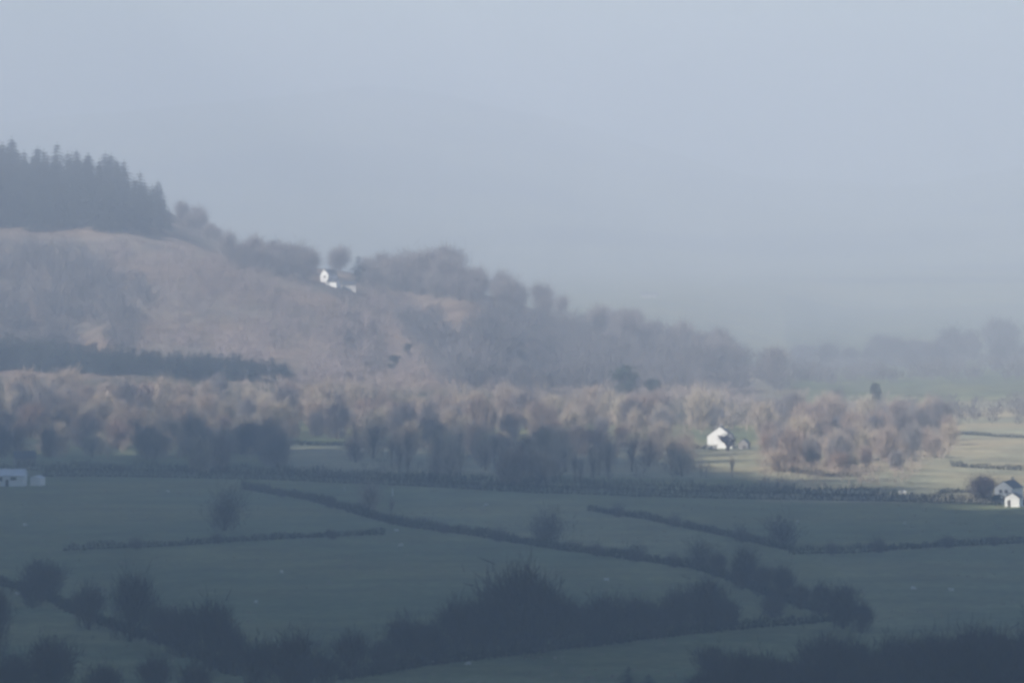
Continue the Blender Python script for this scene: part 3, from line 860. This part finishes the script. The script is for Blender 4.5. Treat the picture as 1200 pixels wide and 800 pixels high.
# ------------------------------------------------------------------ sheep
def sheep_mesh(graze):
    me = bpy.data.meshes.new('sheep_cage')
    V = [(0, -.42, .68), (0, 0, .7), (0, .42, .66), (0, .6, .82 if not graze else .6), (0, .78, .95 if not graze else .3), (0, 1.0, .88 if not graze else .14), (0, -.55, .6)]
    E = [(0, 1), (1, 2), (2, 3), (3, 4), (4, 5), (0, 6)]
    Rd = [.27, .3, .26, .15, .12, .06, .06]
    for s_ in (-1, 1):
        for y in (-.36, .36):
            k = len(V)
            V += [(s_ * .15, y, .42), (s_ * .16, y + (.04 if y < 0 else -.02), .22), (s_ * .16, y, .0)]
            E += [(0 if y < 0 else 2, k), (k, k + 1), (k + 1, k + 2)]
            Rd += [.09, .05, .045]
    me.from_pydata(V, E, [])
    o = bpy.data.objects.new('sheep_cage', me); COL.objects.link(o)
    sk = o.modifiers.new('s', 'SKIN')
    for i, r in enumerate(Rd):
        me.skin_vertices[0].data[i].radius = (r, r)
    me.skin_vertices[0].data[1].use_root = True
    o.modifiers.new('d', 'SUBSURF').levels = 1
    dg = bpy.context.evaluated_depsgraph_get()
    m2 = bpy.data.meshes.new_from_object(o.evaluated_get(dg))
    bpy.data.objects.remove(o)
    m2.name = 'sheep'
    m2.materials.clear(); m2.materials.append(M['wool']); m2.materials.append(M['face'])
    for p in m2.polygons:
        p.use_smooth = True
        p.material_index = 1 if (p.center.y > .8 or p.center.z < .2) else 0
    return m2


sm = [sheep_mesh(False), sheep_mesh(True)]
for i, (px, py, rz, lab) in enumerate([
    (1115, 694, 70, 'white sheep in the pale right field, the right one of two'),
    (1070, 692, 250, 'white sheep in the pale right field, the left one of two'),
    (330, 673, 20, 'white sheep alone in the large left field'),
    (300, 708, 160, 'white sheep low in the large left field above the dark hedge'),
    (711, 682, 90, 'white sheep in the field right of the large domed tree'),
    (470, 641, 80, 'white sheep just below the meeting of the two left hedges'),
    (507, 778, 10, 'white sheep at the bottom field edge, left one of a pair'),
    (549, 781, 85, 'white sheep at the bottom field edge, right one of a pair'),
    (21, 699, 60, 'white sheep in the lower left corner field'),
    (29, 617, 270, 'white sheep in the field below the bungalow'),
    (197, 578, 45, 'white sheep near the top of the left field below the lane'),
    (935, 614, 5, 'white sheep in the field between the lane and the right hedge'),
    (1060, 616, 0, 'white sheep below the right wood across the lane'),
    (570, 594, 80, 'white sheep high in the middle field below the lane'),
    (465, 624, 100, 'white sheep at the crossing of the slanting hedge'),
]):
    g = G(px, py)
    o = bpy.data.objects.new('sheep', sm[i % 2]); COL.objects.link(o)
    o.location = tuple(map(float, g)); o.rotation_euler.z = R(rz)
    tag(o, lab, 'sheep', 'sheep in the fields')

for st in (crest, forked, bare, slim, dark, openo, leafy, coni): st.clear()

# ------------------------------------------------------------------ haze
hb = MB(); box(hb, -7000, 7000, -2900, 17500, -16, 352)
hz = hb.obj('haze', [])
hm = bpy.data.materials.new('haze'); hm.use_nodes = True
nt = hm.node_tree; nt.nodes.clear()
out = nt.nodes.new('ShaderNodeOutputMaterial'); pv = nt.nodes.new('ShaderNodeVolumePrincipled')
pv.inputs['Color'].default_value = (.85, .902, 1.0, 1)
pv.inputs['Density'].default_value = 4.15e-4
pv.inputs['Anisotropy'].default_value = .18
nt.links.new(pv.outputs[0], out.inputs['Volume'])
hz.data.materials.append(hm)
tag(hz, kind='stuff')

# ------------------------------------------------------------------ light
AZ = SUN_AZ                                 # the sun stands behind the camera to the left
dv = Vector((math.sin(AZ) * math.cos(SUN_EL), math.cos(AZ) * math.cos(SUN_EL), -math.sin(SUN_EL)))
w = bpy.data.worlds.new('World'); S.world = w
w.use_nodes = True
sky = w.node_tree.nodes.new('ShaderNodeTexSky'); sky.sky_type = 'NISHITA'; sky.sun_disc = False
sky.sun_elevation = SUN_EL; sky.sun_rotation = AZ + math.pi
sky.air_density = 1.0; sky.dust_density = .3; sky.ozone_density = 3.0
bg = w.node_tree.nodes['Background']; bg.inputs['Strength'].default_value = .072
w.node_tree.links.new(sky.outputs[0], bg.inputs[0])
sl = bpy.data.lights.new('sun', 'SUN'); sl.energy = 5.0; sl.angle = math.radians(.53); sl.color = (1, .93, .83)
so = bpy.data.objects.new('sun', sl); COL.objects.link(so)
so.rotation_euler = dv.to_track_quat('-Z', 'Y').to_euler()
so.location = (-300, -300, 400)

# the cloud added out of view, shaped to shade the near half of the valley
CZ = 900.0
edge = []
for px, D in [(-60, 2090), (60, 2085), (250, 2085), (420, 2090), (600, 2075), (760, 2010), (830, 1930), (880, 1835), (935, 1770), (1040, 1765), (1140, 1690), (1250, 1640)]:
    g = P(px, D)
    edge.append(g)
ex = [-2600, -1500, -600] + [g[0] for g in edge] + [500, 1200, 2200]
ey = [1500, 2150, 2330] + [g[1] for g in edge] + [1650, 1500, 900]
ez = [0, 0, 0] + [g[2] for g in edge] + [0, 0, 0]
gx = np.unique(np.concatenate([np.linspace(-2600, 2200, 61), np.linspace(-260, 260, 66)]))
rows = 26
CVt, CVb = [], []
for x in gx:
    yf = float(np.interp(x, ex, ey)); zf = float(np.interp(x, ex, ez))
    yf += 14 * math.sin(x / 19) + 9 * math.sin(x / 8.3 + 1)
    yn = -900 - 300 * math.cos(x / 900) + 60 * math.sin(x / 150)
    xe = min(1, (x + 2600) / 500, (2200 - x) / 500)
    for k in range(rows):
        u = (k / (rows - 1)) ** 2
        y = yf + (yn - yf) * u
        back = (CZ - zf) / dv.z                     # along the sun's ray up to the cloud base
        d = min(abs(y - yf), abs(y - yn)) * 1.0
        t_ = min(.22 * d, 230) * max(0, xe) * (.75 + .35 * mnoise.noise(Vector((x / 260, y / 260, 2))))
        lump = 18 * mnoise.noise(Vector((x / 120, y / 120, 5))) * min(1, d / 300)
        CVt.append((x + dv.x * back, y + dv.y * back, CZ + t_ + 3)); CVb.append((x + dv.x * back, y + dv.y * back, CZ + lump))
n = len(gx)
CF = []
for i in range(n - 1):
    for k in range(rows - 1):
        a, b_, c, d = i * rows + k, (i + 1) * rows + k, (i + 1) * rows + k + 1, i * rows + k + 1
        CF += [(d, c, b_, a), (n * rows + a, n * rows + b_, n * rows + c, n * rows + d)]
NB = len(CVt) + len(CVb)
WV, WF = [], []
for _ in range(1300):                              # added wisps that soften the edge of the cast shadow
    x = random.uniform(-420, 420)
    q = random.random()
    yf = float(np.interp(x, ex, ey)) + 210 * q ** 1.3 * float(np.interp(x, [-130, -70, 20, 70, 90], [1.0, .7, .4, .4, .3])) + random.gauss(0, 6)
    back = (CZ - float(np.interp(x, ex, ez)) + random.uniform(-15, 25)) / dv.z
    c_ = Vector((x + dv.x * back, yf + dv.y * back, CZ + random.uniform(-15, 25)))
    r_ = random.uniform(4, 9)
    k0 = NB + len(WV)
    for v in ((1, 0, 0), (-1, 0, 0), (0, 1, 0), (0, -1, 0), (0, 0, .6), (0, 0, -.6)):
        WV.append(tuple(c_ + Vector(v) * r_ * random.uniform(.7, 1.4)))
    WF += [(k0 + i, k0 + j, k0 + l) for i, j, l in ((0, 2, 4), (2, 1, 4), (1, 3, 4), (3, 0, 4), (2, 0, 5), (1, 2, 5), (3, 1, 5), (0, 3, 5))]
rim = [i * rows for i in range(n)] + [(n - 1) * rows + k for k in range(1, rows)] + [i * rows + rows - 1 for i in range(n - 2, -1, -1)] + [k for k in range(rows - 2, 0, -1)]
for i in range(len(rim)):
    a, b_ = rim[i], rim[(i + 1) % len(rim)]
    CF.append((a, b_, n * rows + b_, n * rows + a))
tag(mesh('shade_cloud', CVt + CVb + WV, CF + WF, M['shade_cloud'], smooth_=True), kind='structure')

# ------------------------------------------------------------------ camera
cd = bpy.data.cameras.new('camera'); cam = bpy.data.objects.new('camera', cd); COL.objects.link(cam)
cd.sensor_width = 36; cd.lens = 18 / math.tan(math.radians(5.0)); cd.clip_start = .5; cd.clip_end = 60000
cam.location = (0, 0, CAM_Z); cam.rotation_euler = (math.pi / 2 - PITCH, 0, 0)
S.camera = cam
S.view_settings.view_transform = 'Standard'; S.view_settings.look = 'None'
S.view_settings.exposure = 1.22; S.view_settings.gamma = 1
S.render.engine = 'CYCLES'
S.cycles.use_denoising = True
S.cycles.volume_bounces = 2
S.cycles.max_bounces = 5
S.cycles.filter_width = 3.0
